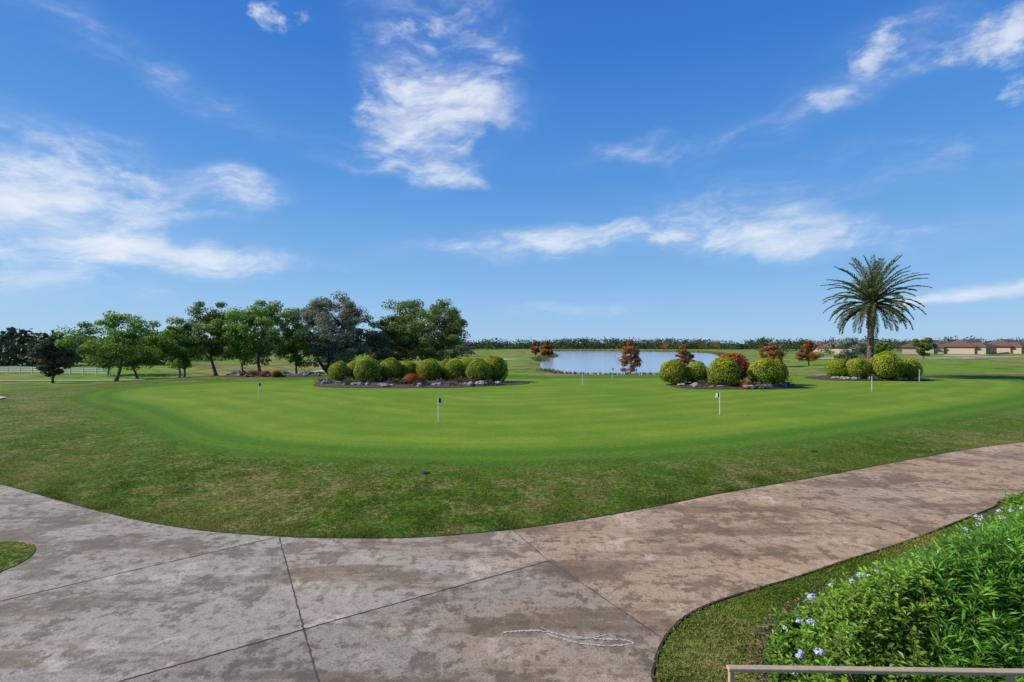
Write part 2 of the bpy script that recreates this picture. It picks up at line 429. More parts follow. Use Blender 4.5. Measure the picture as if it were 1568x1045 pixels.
for (x, y, hh, w, s) in [(21.3,92,7.0,4.8,31),(38,113,5.6,3.8,32),(57,112,5.5,4.8,33),(66,114,6.4,4.6,34),(13,190,6,5,35),(9.5,205,6.5,4.5,36)]:
    tree('bald_cypress_tree', x, y, hh, w, .5, .13, s, L_rust, 56, 100, .30 if y < 150 else .55, .15, 'cone' if s in (31,34,36) else 'oval')
tree('oak_tree', 66, 100, 5.6, 7, 1.0, .18, 41, L_olive, 50, 130, .3, .12, 'round')
tree('oak_tree', 111, 138, 6.2, 5, 1.0, .18, 42, L_oak, 40, 120, .38, .15, 'round')
tree('oak_tree', 92, 128, 5.0, 5, 1.0, .18, 43, L_oak, 40, 120, .38, .15, 'round')
tick('trees')

def mass(name, items, mat, ls, belt=None):
    Cs, Ts, Ls = [], [], []
    it = np.array(items); zs = H(it[:,0], it[:,1])
    for (x, y, hh, w, n), z0 in zip(items, zs):
        k = 7; cl = rng.uniform(-1, 1, (k, 3))*[w*.38, w*.38, hh*.27]+[x, y, z0+hh*.6]
        ci = rng.integers(0, k, n)
        C = cl[ci]+rng.normal(size=(n, 3))*[w*.13, w*.13, hh*.11]
        low = rng.random(n) < .28
        C[low,2] = z0+rng.uniform(0, hh*.5, low.sum())
        b0 = rng.uniform(0, .55)
        Cs.append(C); Ts.append(np.clip(b0+rng.uniform(-.2, .35, n), 0, 1)); Ls.append(np.full(n, ls*hh/8))
    if belt is not None:
        n = belt; a = rng.uniform(R(-56), R(56), n); d = rng.uniform(400, 470, n)/np.cos(a)**.6; x = np.sin(a)*d; y = np.cos(a)*d
        top = 4.2+1.3*vnoise(a*30, 0, 2, 3)+1.2*vnoise(a*30, 0, 9, 4)
        C = np.c_[x, y, H(x, y)+rng.uniform(0, 1, n)*top]
        Cs.append(C); Ts.append(np.clip(rng.uniform(0, .35, n)+.25*vnoise(a*30, 0, 6, 8), 0, 1)); Ls.append(np.full(n, 1.9))
    C = np.vstack(Cs); L = np.concatenate(Ls)*rng.uniform(.6, 1.3, len(C))
    V, F_, T = leaves(C, L, L*.8, np.concatenate(Ts))
    obj(name, fastmesh(name, V, F_, [mat], tint=T))
items = []
for i in range(330):
    a = rng.uniform(-52, 52); d = rng.uniform(380, 560)
    items.append((math.tan(R(a))*d, d, rng.uniform(5.5, 9.0), rng.uniform(10, 22), 150))
for i in range(100):
    d = rng.uniform(110, 210); x = -d*rng.uniform(.62, 1.3)
    items.append((x, d, rng.uniform(4.5, 8.5), rng.uniform(6, 11), 300))
for i in range(60):
    d = rng.uniform(150, 300); x = -d*rng.uniform(.08, .75)
    items.append((x, d, rng.uniform(3.5, 6.0), rng.uniform(6, 11), 170))
for i in range(60):
    d = rng.uniform(250, 340); x = d*rng.uniform(.50, 1.25)
    items.append((x, d, rng.uniform(4, 7.5), rng.uniform(6, 12), 160))
mass('distant_tree_line', items, L_far, 1.25, 26000)
items = []
for i in range(15):
    d = rng.uniform(345, 400); a = rng.uniform(.02, .8); items.append((a*d, d, rng.uniform(4, 7), rng.uniform(5, 8), 110))
mass('distant_autumn_trees', items, L_rust, 1.0)
def shore_reeds():
    pts = resample(np.vstack([lake_poly, lake_poly[:1]]), .5)
    n = 9000; i = rng.integers(0, len(pts), n)
    p = pts[i]+rng.normal(size=(n, 2))*1.1
    keep = (vnoise(p[:,0], p[:,1], .12, 77) > .05) | (p[:,1] > 150)
    p = p[keep]; n = len(p)
    hh = rng.uniform(.3, .9, n)*np.where(p[:,1] > 150, 1.6, .8)
    C = np.c_[p, H(p[:,0], p[:,1])+hh*.4]
    ax = np.c_[rng.normal(size=(n, 2))*.25, np.ones(n)]
    V, F_, T = leaves(C, hh, .25, rng.uniform(.2, 1, n), ax)
    obj('shore_reeds', fastmesh('shore_reeds', V, F_, [leafmat('reed', (.07,.09,.03), (.28,.22,.09))], tint=T))
shore_reeds()
tick('mass')

# ------------------------------------------------------------ clipped ball shrubs
def ball_mesh(name, lm, n, seed, ls, rough=.05):
    r = np.random.default_rng(seed)
    d = unit(r.normal(size=(n, 3)))
    d[:,2] = np.where(d[:,2] < -.75, -d[:,2], d[:,2])
    lump = 1+.05*np.sin(d[:,0]*5+seed)+.04*np.sin(d[:,1]*6+seed*2)+.04*np.sin(d[:,2]*7+d[:,0]*4)+.02*np.sin(d[:,0]*19+d[:,2]*17)
    rad = lump*(1-np.abs(r.normal(size=n))*rough)
    C = d*rad[:,None]
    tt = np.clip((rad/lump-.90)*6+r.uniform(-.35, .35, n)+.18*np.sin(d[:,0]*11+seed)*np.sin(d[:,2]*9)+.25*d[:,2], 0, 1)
    V, F_, T = leaves(C, ls*r.uniform(.6, 1.4, n), ls*.65*r.uniform(.7, 1.3, n), tt, r=r, normal=d+r.normal(size=(n, 3))*.42)
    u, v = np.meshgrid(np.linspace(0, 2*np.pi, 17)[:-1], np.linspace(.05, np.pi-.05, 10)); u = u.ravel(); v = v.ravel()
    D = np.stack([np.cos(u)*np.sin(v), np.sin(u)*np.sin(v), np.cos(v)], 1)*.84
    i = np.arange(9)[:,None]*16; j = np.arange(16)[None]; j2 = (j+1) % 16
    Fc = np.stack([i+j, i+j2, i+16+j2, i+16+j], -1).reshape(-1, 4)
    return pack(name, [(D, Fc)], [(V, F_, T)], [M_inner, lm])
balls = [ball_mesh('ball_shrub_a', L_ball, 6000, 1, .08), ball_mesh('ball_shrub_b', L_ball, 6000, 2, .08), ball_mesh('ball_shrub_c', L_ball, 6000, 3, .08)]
redm = ball_mesh('red_shrub_a', L_red, 2600, 4, .11, .16)
spots = [(-14.7,43.6,.90),(-13.6,45,.94),(-11.9,42,1.14),(-10.3,43.4,1.08),(-8.9,44.2,.95),(-7.0,43.4,1.05),(-5.75,45,.95),(-4.85,43.6,1.0),
         (-3.85,45.4,1.08),(-2.7,42.2,1.08),(-1.5,43.6,1.16),
         (12.7,40.2,1.10),(14.5,40.3,1.0),(15.9,38.4,1.16),(18.9,38.3,1.18),(20.8,40.5,1.02),
         (30,47.2,1.02),(31.2,46.3,1.04),(33.3,45.6,1.3),(35.8,46.2,1.0),(34.9,47.8,1.0)]
for i, (x, y, r_) in enumerate(spots):
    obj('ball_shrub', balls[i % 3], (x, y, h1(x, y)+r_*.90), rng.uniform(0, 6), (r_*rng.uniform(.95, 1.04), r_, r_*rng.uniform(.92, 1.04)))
obj('red_shrub', redm, (17.9,41.6,1.35), .5, (1.6,1.3,1.25))
for (x, y, s) in [(17.0,37.3,.4),(-7.9,40.2,.66),(-7.2,40.0,.5),(-23,50,.45),(-24.3,50.4,.45),(-26,51,.4)]:
    obj('red_shrub', redm, (x, y, h1(x, y)+s*.6), rng.uniform(0, 6), (s*1.3, s, s*.8))

def bed(cx, cy, a, b, seed):
    r = np.random.default_rng(seed); nr, na = 10, 56
    an = np.linspace(0, 2*np.pi, na, endpoint=False)
    wob = 1+.05*np.sin(3*an+seed)+.04*np.sin(5*an+1)
    V = []; 
    for i in range(nr+1):
        f = i/nr; x = cx+a*f*wob*np.cos(an); y = cy+b*f*wob*np.sin(an)
        V.append(np.stack([x, y, H(x, y)+.03+.16*(1-f**3)], 1))
    V = np.vstack(V); i = np.arange(nr)[:,None]*na; j = np.arange(na)[None]; j2 = (j+1) % na
    F_ = np.stack([i+j, i+na+j, i+na+j2, i+j2], -1).reshape(-1, 4)
    obj('mulch_bed', fastmesh('mulch_bed', V, F_, [M_mulch], smooth=True))
    bpy_v, bpy_f, o = [], [], 0
    import bmesh
    for k in range(34 if a > 6 else 18):
        t_ = r.uniform(math.pi*1.05, math.pi*1.95) if r.random() < .8 else r.uniform(0, 6.28)
        f = r.uniform(.62, .90); x = cx+a*f*math.cos(t_); y = cy+b*f*math.sin(t_); s = r.uniform(.10, .32); zr = h1(x, y)
        bm = bmesh.new(); bmesh.ops.create_icosphere(bm, subdivisions=2, radius=1)
        for v in bm.verts:
            c = v.co; w = 1+.25*math.sin(c.x*4+k)+.2*math.sin(c.y*5+k*2)*math.cos(c.z*4)
            bpy_v.append((x+c.x*w*s*1.3, y+c.y*w*s, zr+.15+c.z*w*s*.6))
        for f_ in bm.faces: bpy_f.append([v.index+o for v in f_.verts])
        o += len(bm.verts); bm.free()
    me = bpy.data.meshes.new('landscape_rocks'); me.from_pydata(bpy_v, [], bpy_f); me.materials.append(M_rock)
    obj('landscape_rocks', me)
    n = 5200 if a > 6 else 2600; nc = 46 if a > 6 else 22
    t_ = r.uniform(0, 6.28, nc); f = r.uniform(.35, .88, nc); c = np.stack([cx+a*f*np.cos(t_), cy+b*f*np.sin(t_)], 1)
    ci = r.integers(0, nc, n); p = c[ci]+r.normal(size=(n, 2))*.22
    C = np.c_[p, H(p[:,0], p[:,1])+.15+np.abs(r.normal(size=n))*.16]
    V, F_, T = leaves(C, .14, .08, np.clip(r.uniform(0, .8, nc)[ci]+r.uniform(-.2, .2, n), 0, 1), r=r)
    obj('ground_cover_plants', fastmesh('ground_cover_plants', V, F_, [leafmat('cover', (.04,.08,.025), (.24,.17,.14))], tint=T))
bed(-8, 41.7, 8.7, 4.1, 1); bed(16.9, 39.6, 5.1, 3.2, 2); bed(33, 48, 5.4, 3.6, 3)
bed(-24, 52, 5.5, 2.2, 4)

# ------------------------------------------------------------ palm
def palm(x, y, th, fl):
    r = np.random.default_rng(5); z0 = h1(x, y)-.1
    zz = np.linspace(0, 1, 40)
    pts = np.stack([.25*zz**2-.1*zz, 0*zz, zz*th], 1)
    rad = .27+.12*np.exp(-zz*12)+.025*np.sin(zz*40*2.2)+.26*sstep(.80, .93, zz)-.22*sstep(.95, 1, zz)
    wood = [tube(pts, rad, 14)]
    LF = []
    top = pts[-1]
    for i in range(90):
        a = i*2.399; zf = .62+.36*(i/90); c = np.array([np.interp(zf, zz, pts[:,0]), 0, zf*th]); rr = np.interp(zf, zz, rad)
        d = np.array([math.cos(a), math.sin(a), .9])
        wood.append(tube(np.array([c+d*[rr*.8,rr*.8,0], c+d*[rr+.14,rr+.14,.25]]), [.08,.04], 4))
    nf = 84
    for i in range(nf):
        f = i/nf; az = i*2.39996+r.normal()*.15
        el = R(86-104*f**.95+r.normal()*6); L = fl*(.88+.2*math.sin(math.pi*min(1, f+.25)))*r.uniform(.9, 1.06)
        ns = 20; p = top+np.array([0, 0, -.25-.4*f]); P_ = [p]; e = el
        hd = np.array([math.cos(az), math.sin(az), 0])
        for s in range(ns):
            e -= R(1.2+3.8*(s/ns))*(.55+.6*math.cos(el))*r.uniform(.9, 1.1)
            p = p+(hd*math.cos(e)+np.array([0, 0, math.sin(e)]))*L/ns; P_.append(p)
        P_ = np.array(P_); wood.append(tube(P_, np.linspace(.045, .012, ns+1), 4))
        tg = unit(np.gradient(P_, axis=0)); side = np.cross(tg, [0, 0, 1.]); side = unit(side)
        up = unit(np.cross(side, tg))
        m_ = 46; q = np.linspace(.14, .99, m_); qi = q*ns
        B, Tg, Sd, Up = [np.stack([np.interp(qi, np.arange(ns+1), A[:,k]) for k in range(3)], 1) for A in (P_, tg, side, up)]
        ll = .54*np.sin(np.pi*np.clip(q*.86+.10, 0, 1))**.6+.05
        for sg in (-1, 1):
            dr = unit(Tg*.95+Sd*sg*.75+Up*.22+r.normal(size=(m_, 3))*.10-np.array([0, 0, .12]))
            C = B+dr*ll[:,None]*.5
            tt = np.clip(.2+.5*(1-f)+r.uniform(-.3, .3, m_), 0, 1)
            LF.append(leaves(C, ll, .075, tt, dr, r))
    return obj('palm_tree', pack('palm_tree', wood, LF, [M_palmbark, L_palm]), (x, y, z0))
palm(35.0, 50, 7.7, 4.6)

# ------------------------------------------------------------ flags on the putting green
def flag(x, y, hh=1.02, ang=0):
    z0 = h1(x, y); root = empty('putting_green_flag', (x, y, z0))
    V, F_ = tube([(0,0,-.05),(0,0,hh*.5),(0,0,hh)], [.018,.017,.016], 8)
    obj('pole', fastmesh('pole', V, F_, [M_white], smooth=True), parent=root)
    n = 9; s = np.linspace(0, 1, n); V = []
    for k in range(4):
        zk = hh-.01-.055*k*1.15
        V.append(np.stack([s*.19+.016, .025*np.sin(s*7+k*.4)*s, zk-.05*s], 1))
    V = np.vstack(V); i = np.arange(3)[:,None]*n; j = np.arange(n-1)[None]
    F_ = np.stack([i+j, i+j+1, i+n+j+1, i+n+j], -1).reshape(-1, 4)
    mi = ((np.arange(len(F_)) % (n-1)) >= 4).astype(int)
    obj('flag', fastmesh('flag', V, F_, [M_black, M_white], mi), rot=ang, parent=root)
    an = np.linspace(0, 2*np.pi, 17)[:-1]
    V = np.vstack([np.stack([.054*np.cos(an), .054*np.sin(an), 0*an+.008], 1), np.stack([.004*np.cos(an), .004*np.sin(an), 0*an+.006], 1)])
    j = np.arange(16); j2 = (j+1) % 16
    obj('cup', fastmesh('cup', V, np.stack([j, j2, j2+16, j+16], 1), [M_black]), parent=root)
for (x, y, a) in [(-3.05,21.2,.4),(9.5,23.4,2.4),(-14.5,29.3,.2),(5.5,40,.5),(24.6,35,2.8),(35.0,44,.3),(9.2,47,.5)]:
    flag(x, y, 1.05, a)

# ------------------------------------------------------------ white rail fence
def fence():
    pts = resample([(-140,96),(-92,90),(-66,84)], 2.6); V_, F2, o = [], [], 0
    def box(c, d, l, w, h_):
        nonlocal o
        d = d/np.linalg.norm(d); s = np.array([-d[1], d[0]])
        for zz in (0, 1):
            for (a, b) in ((-1,-1),(1,-1),(1,1),(-1,1)):
                q = c[:2]+d*a*l/2+s*b*w/2; V_.append((q[0], q[1], c[2]+zz*h_))
        for f in ((0,3,2,1),(4,5,6,7),(0,1,5,4),(1,2,6,5),(2,3,7,6),(3,0,4,7)): F2.append([o+k for k in f])
        o += 8
    for i, p in enumerate(pts):
        z = h1(*p); d = pts[min(i+1, len(pts)-1)]-pts[max(i-1, 0)]
        box(np.array([*p, z-.05]), d, .14, .14, 1.3)
        if i < len(pts)-1:
            q = (p+pts[i+1])/2; dd = pts[i+1]-p
            for zr in (.35, .72, 1.08): box(np.array([*q, h1(*q)+zr]), dd, np.linalg.norm(dd)-.15, .04, .14)
    obj('rail_fence', fastmesh('rail_fence', np.array(V_), np.array(F2), [M_white]))
fence()

# ------------------------------------------------------------ houses
def house(x, y, w, d, rot):
    root = empty('house', (x, y, h1(x, y)-.1)); root.rotation_euler = (0, 0, rot)
    def part(nm, V, Fc, m):
        me = bpy.data.meshes.new(nm); me.from_pydata(V, [], Fc); me.materials.append(m); obj(nm, me, parent=root)
    def box(nm, x0, x1, y0, y1, z0, z1, m):
        V = [(a, b, c) for c in (z0, z1) for (a, b) in ((x0,y0),(x1,y0),(x1,y1),(x0,y1))]
        part(nm, V, [(0,3,2,1),(4,5,6,7),(0,1,5,4),(1,2,6,5),(2,3,7,6),(3,0,4,7)], m)
    hw, hd = w/2, d/2
    box('walls', -hw, hw, -hd, hd, 0, 3.0, M_wall)
    e = .9; rr = hw-hd
    V = [(-hw-e,-hd-e,2.9),(hw+e,-hd-e,2.9),(hw+e,hd+e,2.9),(-hw-e,hd+e,2.9),(-rr,0,5.8),(rr,0,5.8)]
    part('roof', V, [(0,3,2,1),(0,1,5,4),(1,2,5),(2,3,4,5),(3,0,4)], M_roof)
    box('wing', -hw+1, -hw+6, -hd-3, -hd-.003, 0, 2.8, M_wall)
    V = [(-hw+.5,-hd-3.5,2.75),(-hw+6.5,-hd-3.5,2.75),(-hw+6.5,0,2.75),(-hw+.5,0,2.75),(-hw+3.5,-hd-1,4.5),(-hw+3.5,0,4.5)]
    part('wing_roof', V, [(0,1,4),(1,2,5,4),(3,0,4,5),(2,3,5),(0,3,2,1)], M_roof)
    k = 0; xx = -hw+7.5
    while xx < hw-2:
        box('door' if k == 1 else 'window_%d' % k, xx, xx+2.3, -hd-.06, -hd+.05, 0.1 if k == 1 else .7, 2.4, M_glass); xx += 3.2; k += 1
    box('window_wing', -hw+2.5, -hw+4.5, -hd-3.06, -hd-2.95, .9, 2.3, M_glass)
for (x, y, w, d, r_) in [(182,205,20,12,.5),(205,212,18,12,.3),(228,225,22,13,.6),(168,212,14,10,.9),(150,232,16,11,.4),(196,240,20,12,.4),(185,300,22,12,.3),(215,195,16,11,.7)]:
    house(x, y, w, d, r_)

def bunker(cx, cy, a, b, s):
    an = np.linspace(0, 2*np.pi, 40, endpoint=False); w = 1+.18*np.sin(2*an+s)+.12*np.sin(3*an+s*2); V = []
    for f in (0.02, .35, .7, 1): 
        x = cx+a*f*w*np.cos(an); y = cy+b*f*w*np.sin(an); V.append(np.stack([x, y, H(x, y)+.08+.25*f*f*(1-f)], 1))
    V = np.vstack(V); i = np.arange(3)[:,None]*40; j = np.arange(40)[None]; j2 = (j+1) % 40
    obj('sand_bunker', fastmesh('sand_bunker', V, np.stack([i+j, i+40+j, i+40+j2, i+j2], -1).reshape(-1, 4), [M_sand], smooth=True))
for q in [(118,140,7,5,1),(141,150,9,4,2),(100,165,6,4,3),(-2,165,5,4,4),(150,170,8,4,5)]: bunker(*q)
tick('props')

# ------------------------------------------------------------ foreground shrub mass
shrub_poly = catmull([(2.75,4.5),(2.85,5.4),(3.35,6.1),(4.4,6.75),(5.8,7.45),(7.4,8.5),(9.5,9.9),(13,12.2),(17,13.2),(18,8),(10,4.2),(5,4.1)], True)
def shtop(x, y, d):
    return .24+.97*sstep(-.05, 1.5, d)+.13*vnoise(x, y, 3.2, 4)+.10*vnoise(x, y, 8, 6)
def shrub():
    def gen(n):
        p = np.c_[rng.uniform(2.5, 13, n), rng.uniform(4.1, 12.5, n)]
        keep = rng.random(n) < np.clip(1.5-np.hypot(p[:,0], p[:,1])/14, .2, 1); p = p[keep]
        d = -sdf(p, shrub_poly); k = d > -.08+.12*vnoise(p[:,0], p[:,1], 5, 8); return p[k], d[k]
    def isnarrow(p): return (p[:,0]-.50*(p[:,1]-5) > 4.05+.45*vnoise(p[:,0], p[:,1], 3, 2)) & (p[:,1] < 7.6)
    p, d = gen(30000); nr = isnarrow(p); top = shtop(p[:,0], p[:,1], d)
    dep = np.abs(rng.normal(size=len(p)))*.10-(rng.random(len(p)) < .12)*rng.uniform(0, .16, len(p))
    S = np.c_[p, np.maximum(.05, top-dep)]
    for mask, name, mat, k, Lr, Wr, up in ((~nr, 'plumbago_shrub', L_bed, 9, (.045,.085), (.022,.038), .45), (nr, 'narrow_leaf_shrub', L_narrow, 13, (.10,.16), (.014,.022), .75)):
        s = S[mask]; dp_ = dep[mask]; n = len(s); ci = np.repeat(np.arange(n), k)
        lean = rng.normal(size=(n, 3))*.35+[0, 0, 1]
        out = unit(rng.normal(size=(n*k, 3))*[1, 1, .3]); out[:,2] = np.abs(out[:,2])*.5
        ax = unit(out+lean[ci]*up*rng.uniform(.2, 1.3, n*k)[:,None])
        L = rng.uniform(*Lr, n*k); t_ = rng.uniform(0, .13 if k == 9 else .16, n*k)
        C = s[ci]-unit(lean)[ci]*t_[:,None]+ax*L[:,None]*.55
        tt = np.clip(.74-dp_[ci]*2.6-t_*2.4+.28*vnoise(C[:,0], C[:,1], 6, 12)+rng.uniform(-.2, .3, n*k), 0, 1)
        a = ax; b_ = unit(np.cross(a, np.array([0, 0, 1.])+rng.normal(size=a.shape)*.35)); c_ = np.cross(b_, a)
        W = rng.uniform(*Wr, n*k)[:,None]; L = L[:,None]
        V = np.stack([C-a*L*.5, C+b_*W*.5+c_*W*.2+a*L*.05, C+a*L*.5-c_*L*.10, C-b_*W*.5+c_*W*.2+a*L*.05], 1).reshape(-1, 3)
        V[:,2] = np.maximum(V[:,2], .025)
        stem = leaves(s-unit(lean)*.12, .34, .008, np.full(n, .15), lean)
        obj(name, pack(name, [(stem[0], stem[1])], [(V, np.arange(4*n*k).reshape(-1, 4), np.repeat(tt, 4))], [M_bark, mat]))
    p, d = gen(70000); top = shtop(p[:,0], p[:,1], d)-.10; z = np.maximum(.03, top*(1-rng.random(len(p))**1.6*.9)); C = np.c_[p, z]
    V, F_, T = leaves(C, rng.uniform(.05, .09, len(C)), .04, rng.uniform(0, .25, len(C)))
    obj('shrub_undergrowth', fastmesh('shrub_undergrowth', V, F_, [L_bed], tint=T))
    Cs, As = [], []
    tries = 0
    while len(Cs) < 34*18 and tries < 4000:
        tries += 1
        q = np.array([[rng.uniform(2.6, 9), rng.uniform(4.3, 9.5)]]); dd = -sdf(q, shrub_poly)[0]
        if dd < -.02 or dd > rng.exponential(.5) or isnarrow(q)[0]: continue
        zt = shtop(q[:,0], q[:,1], dd)[0]+.08; rs = rng.uniform(.022, .045)
        for k in range(18):
            o = unit(rng.normal(size=3)); o[2] = abs(o[2]); Cs.append(np.array([q[0,0], q[0,1], zt])+o*rs); As.append(np.cross(o, rng.normal(size=3)))
    Cs = np.array(Cs); V, F_, T = leaves(Cs, .030, .026, rng.uniform(0, 1, len(Cs)), np.array(As))
    obj('plumbago_flowers', fastmesh('plumbago_flowers', V, F_, [L_flower], tint=T))
shrub()
sp = catmull([(2.2,4.0),(2.45,4.8),(2.7,5.6),(3.3,6.3),(4.4,7.0),(5.8,7.75),(7.4,8.8),(9.5,10.2),(13,12.4),(17,13.4),(18,6),(10,2.5),(4,2.5)], True)
polysheet('planting_bed_soil', sp, .02, M_mulch)
n = 6000; p = np.c_[rng.uniform(2.0, 5, n), rng.uniform(4, 7, n)]; dd = sdf(p, sp); p = p[(dd < .12) & (sdf(p, shrub_poly) > -.3)]
V, F_, T = leaves(np.c_[p, np.full(len(p), .035)], .05, .02, rng.uniform(0, 1, len(p)), np.c_[rng.normal(size=(len(p), 2)), np.zeros(len(p))])
obj('leaf_litter', fastmesh('leaf_litter', V, F_, [leafmat('litter', (.10,.06,.04), (.40,.29,.20))], tint=T))
tick('shrub')

an = np.linspace(0, 2*np.pi, 40, endpoint=False)
isl = np.stack([-8.62+1.05*np.cos(an), 7.75+1.0*np.sin(an)], 1)
me = bpy.data.meshes.new('lawn_patch'); me.from_pydata([(a, b, .018) for a, b in isl], [], [list(range(40))]); me.materials.append(M_ground)
a_ = me.attributes.new('sdg', 'FLOAT', 'POINT'); a_.data.foreach_set('value', np.full(40, 20., dtype=np.float32)); obj('lawn_patch', me)

# ------------------------------------------------------------ grass blades
def blades():
    n = 420000
    x = rng.uniform(-17, 22, n); ye = np.interp(x, LE[:,0], LE[:,1])
    y = ye-.05+7.0*rng.random(n)**1.5
    p = np.c_[x, y]; p = p[rng.random(n) < np.clip(1.75-p[:,1]/12, .15, 1)]
    p = np.vstack([p, np.c_[rng.uniform(-9.6, -7.4, 5000), rng.uniform(6.7, 8.8, 5000)]])
    dp = sdf(p, path_poly, 2); dg = sdf(p, green_poly, 3); isl_d = sdf(p, isl, 1)
    k = ((dp > -.015) & (dg > 2.4+.9*vnoise(p[:,0], p[:,1], 2, 1))) | (isl_d < .02)
    # turf grows in tufts: drop blades between them
    k &= rng.random(len(p)) < .55+.8*vnoise(p[:,0], p[:,1], 6, 31)
    p = p[k]
    m_ = 70000; q = np.c_[rng.uniform(1.3, 8, m_), rng.uniform(4.2, 9.5, m_)]
    q = q[(sdf(q, path_poly, 2) > -.01) & (sdf(q, sp) > -.10) & (q[:,1] < 9.3) & (q[:,1] < 6.6+.75*(q[:,0]-1.5)+1)]
    p = np.vstack([p, q]); n = len(p)
    clump = vnoise(p[:,0], p[:,1], 6, 31)
    hh = rng.uniform(.022, .048, n)*(1+.8*clump)
    C = np.c_[p, H(p[:,0], p[:,1])+hh*.4]
    ax = np.c_[rng.normal(size=(n, 2))*.9, np.ones(n)]
    tt = np.clip(.30+.60*vnoise(p[:,0], p[:,1], .9, 22)+.35*vnoise(p[:,0], p[:,1], 4, 23)+rng.normal(size=n)*.22, 0, 1)
    V, F_, T = leaves(C, hh, .012, tt, ax)
    obj('grass_blades', fastmesh('grass_blades', V, F_, [L_grass], tint=T)); print('TICK blades', n)
blades()
tick('blades')

for (x, y, s) in [(-2.2,12.9,.11),(-31,25,.2),(9.3,15.8,.10)]:
    z = h1(x, y)+.035
    an = np.linspace(0, 2*np.pi, 20, endpoint=False)
    V = np.vstack([np.stack([x+s*1.2*np.cos(an), y+s*np.sin(an), 0*an+z-.03], 1), np.stack([x+s*np.cos(an), y+s*.85*np.sin(an), 0*an+z], 1), np.stack([x+.01*np.cos(an), y+.01*np.sin(an), 0*an+z+.004], 1)])
    i = np.arange(2)[:,None]*20; j = np.arange(20)[None]; j2 = (j+1) % 20
    obj('drain_cover', fastmesh('drain_cover', V, np.stack([i+j, i+j2, i+20+j2, i+20+j], -1).reshape(-1, 4), [M_soil]))

# ------------------------------------------------------------ handrail
root = empty('handrail', (0, 0, 0))
def bar(nm, pts, w, t_):
    pts = np.asarray(pts, float); d = unit(np.gradient(pts, axis=0)); s = unit(np.cross(d, [0,0,1.])); s[np.isnan(s)] = 0
    if abs(d[0][2]) > .9: s = np.tile([1.,0,0], (len(pts), 1))
    u = np.cross(s, d); V = np.stack([pts+s*w/2+u*t_/2, pts-s*w/2+u*t_/2, pts-s*w/2-u*t_/2, pts+s*w/2-u*t_/2], 1).reshape(-1, 3)
    k = len(pts); i = np.arange(k-1)[:,None]*4; j = np.arange(4)[None]; j2 = (j+1) % 4
    F_ = np.stack([i+j, i+j2, i+4+j2, i+4+j], -1).reshape(-1, 4); F_ = np.vstack([F_, [[0,3,2,1],[4*k-4,4*k-3,4*k-2,4*k-1]]])
    o = obj(nm, fastmesh(nm, V, F_, [M_bronze]), parent=root)
    bv = o.modifiers.new('bevel', 'BEVEL'); bv.width = .006; bv.segments = 2
bar('top_rail', [(1.70,4.04,.835),(3.0,4.02,.83),(5.0,3.99,.822)], .055, .03)
bar('post_1', [(1.73,4.04,0),(1.73,4.04,.817)], .04, .04)
bar('post_2', [(3.9,4.007,0),(3.9,4.007,.808)], .04, .04)
bar('lower_rail', [(1.755,4.04,.56),(3.0,4.02,.56),(3.87,4.007,.56)], .03, .025)

# ------------------------------------------------------------ sun + sky
el = R(34); sh = unit(np.array([-.98, .02])); s = Vector((sh[0]*math.cos(el), sh[1]*math.cos(el), math.sin(el)))
sun = bpy.data.lights.new('sun', 'SUN'); sun.energy = 5.0; sun.angle = R(.53); sun.color = (1, .93, .82)
so = bpy.data.objects.new('sun', sun); so.rotation_euler = s.to_track_quat('Z', 'Y').to_euler(); so.location = (-20, 10, 30); scene.collection.objects.link(so)

w = bpy.data.worlds.new('World'); scene.world = w; w.use_nodes = True; nt = w.node_tree
bg = nt.nodes['Background']; bg.inputs[1].default_value = .10
sky = N(nt, 'ShaderNodeTexSky', sky_type='NISHITA'); sky.sun_disc = False
sky.sun_elevation = el; sky.sun_rotation = math.atan2(s.x, s.y); sky.air_density = 1.0; sky.dust_density = .3; sky.ozone_density = 2.5
tc = N(nt, 'ShaderNodeTexCoord'); sx = N(nt, 'ShaderNodeSeparateXYZ'); nt.links.new(tc.outputs['Generated'], sx.inputs[0])
az = mth(nt, 'ARCTAN2', sx.outputs[0], sx.outputs[1]); elv = mth(nt, 'ARCSINE', sx.outputs[2])
cb = N(nt, 'ShaderNodeCombineXYZ'); nt.links.new(az, cb.inputs[0]); nt.links.new(elv, cb.inputs[1])
cr = N(nt, 'ShaderNodeValToRGB'); nt.links.new(mrange(nt, elv, 0, 1.2, 0, 1, False), cr.inputs[0])
stops = [(0, (.36,.60,.88)), (.10, (.22,.48,.86)), (.25, (.090,.32,.78)), (.42, (.035,.21,.68)), (.6, (.018,.14,.57)), (1, (.012,.09,.42))]
e_ = cr.color_ramp.elements
while len(e_) < len(stops): e_.new(.5)
for q, (ps, c_) in zip(e_, stops): q.position = ps; q.color = (*c_, 1)
vm = N(nt, 'ShaderNodeVectorMath', operation='SCALE'); nt.links.new(cr.outputs[0], vm.inputs[0]); vm.inputs[3].default_value = 10.0
skyc = mixc(nt, .85, sky.outputs[0], vm.outputs[0])
def nvec(vec, scale, amp, detail=3):
    n_ = N(nt, 'ShaderNodeTexNoise'); n_.inputs['Scale'].default_value = scale; n_.inputs['Detail'].default_value = detail; nt.links.new(vec, n_.inputs['Vector'])
    a = N(nt, 'ShaderNodeVectorMath', operation='SUBTRACT'); nt.links.new(n_.outputs['Color'], a.inputs[0]); a.inputs[1].default_value = (.5,.5,.5)
    b_ = N(nt, 'ShaderNodeVectorMath', operation='MULTIPLY'); nt.links.new(a.outputs[0], b_.inputs[0]); b_.inputs[1].default_value = amp
    c_ = N(nt, 'ShaderNodeVectorMath', operation='ADD'); nt.links.new(vec, c_.inputs[0]); nt.links.new(b_.outputs[0], c_.inputs[1]); return c_.outputs[0]
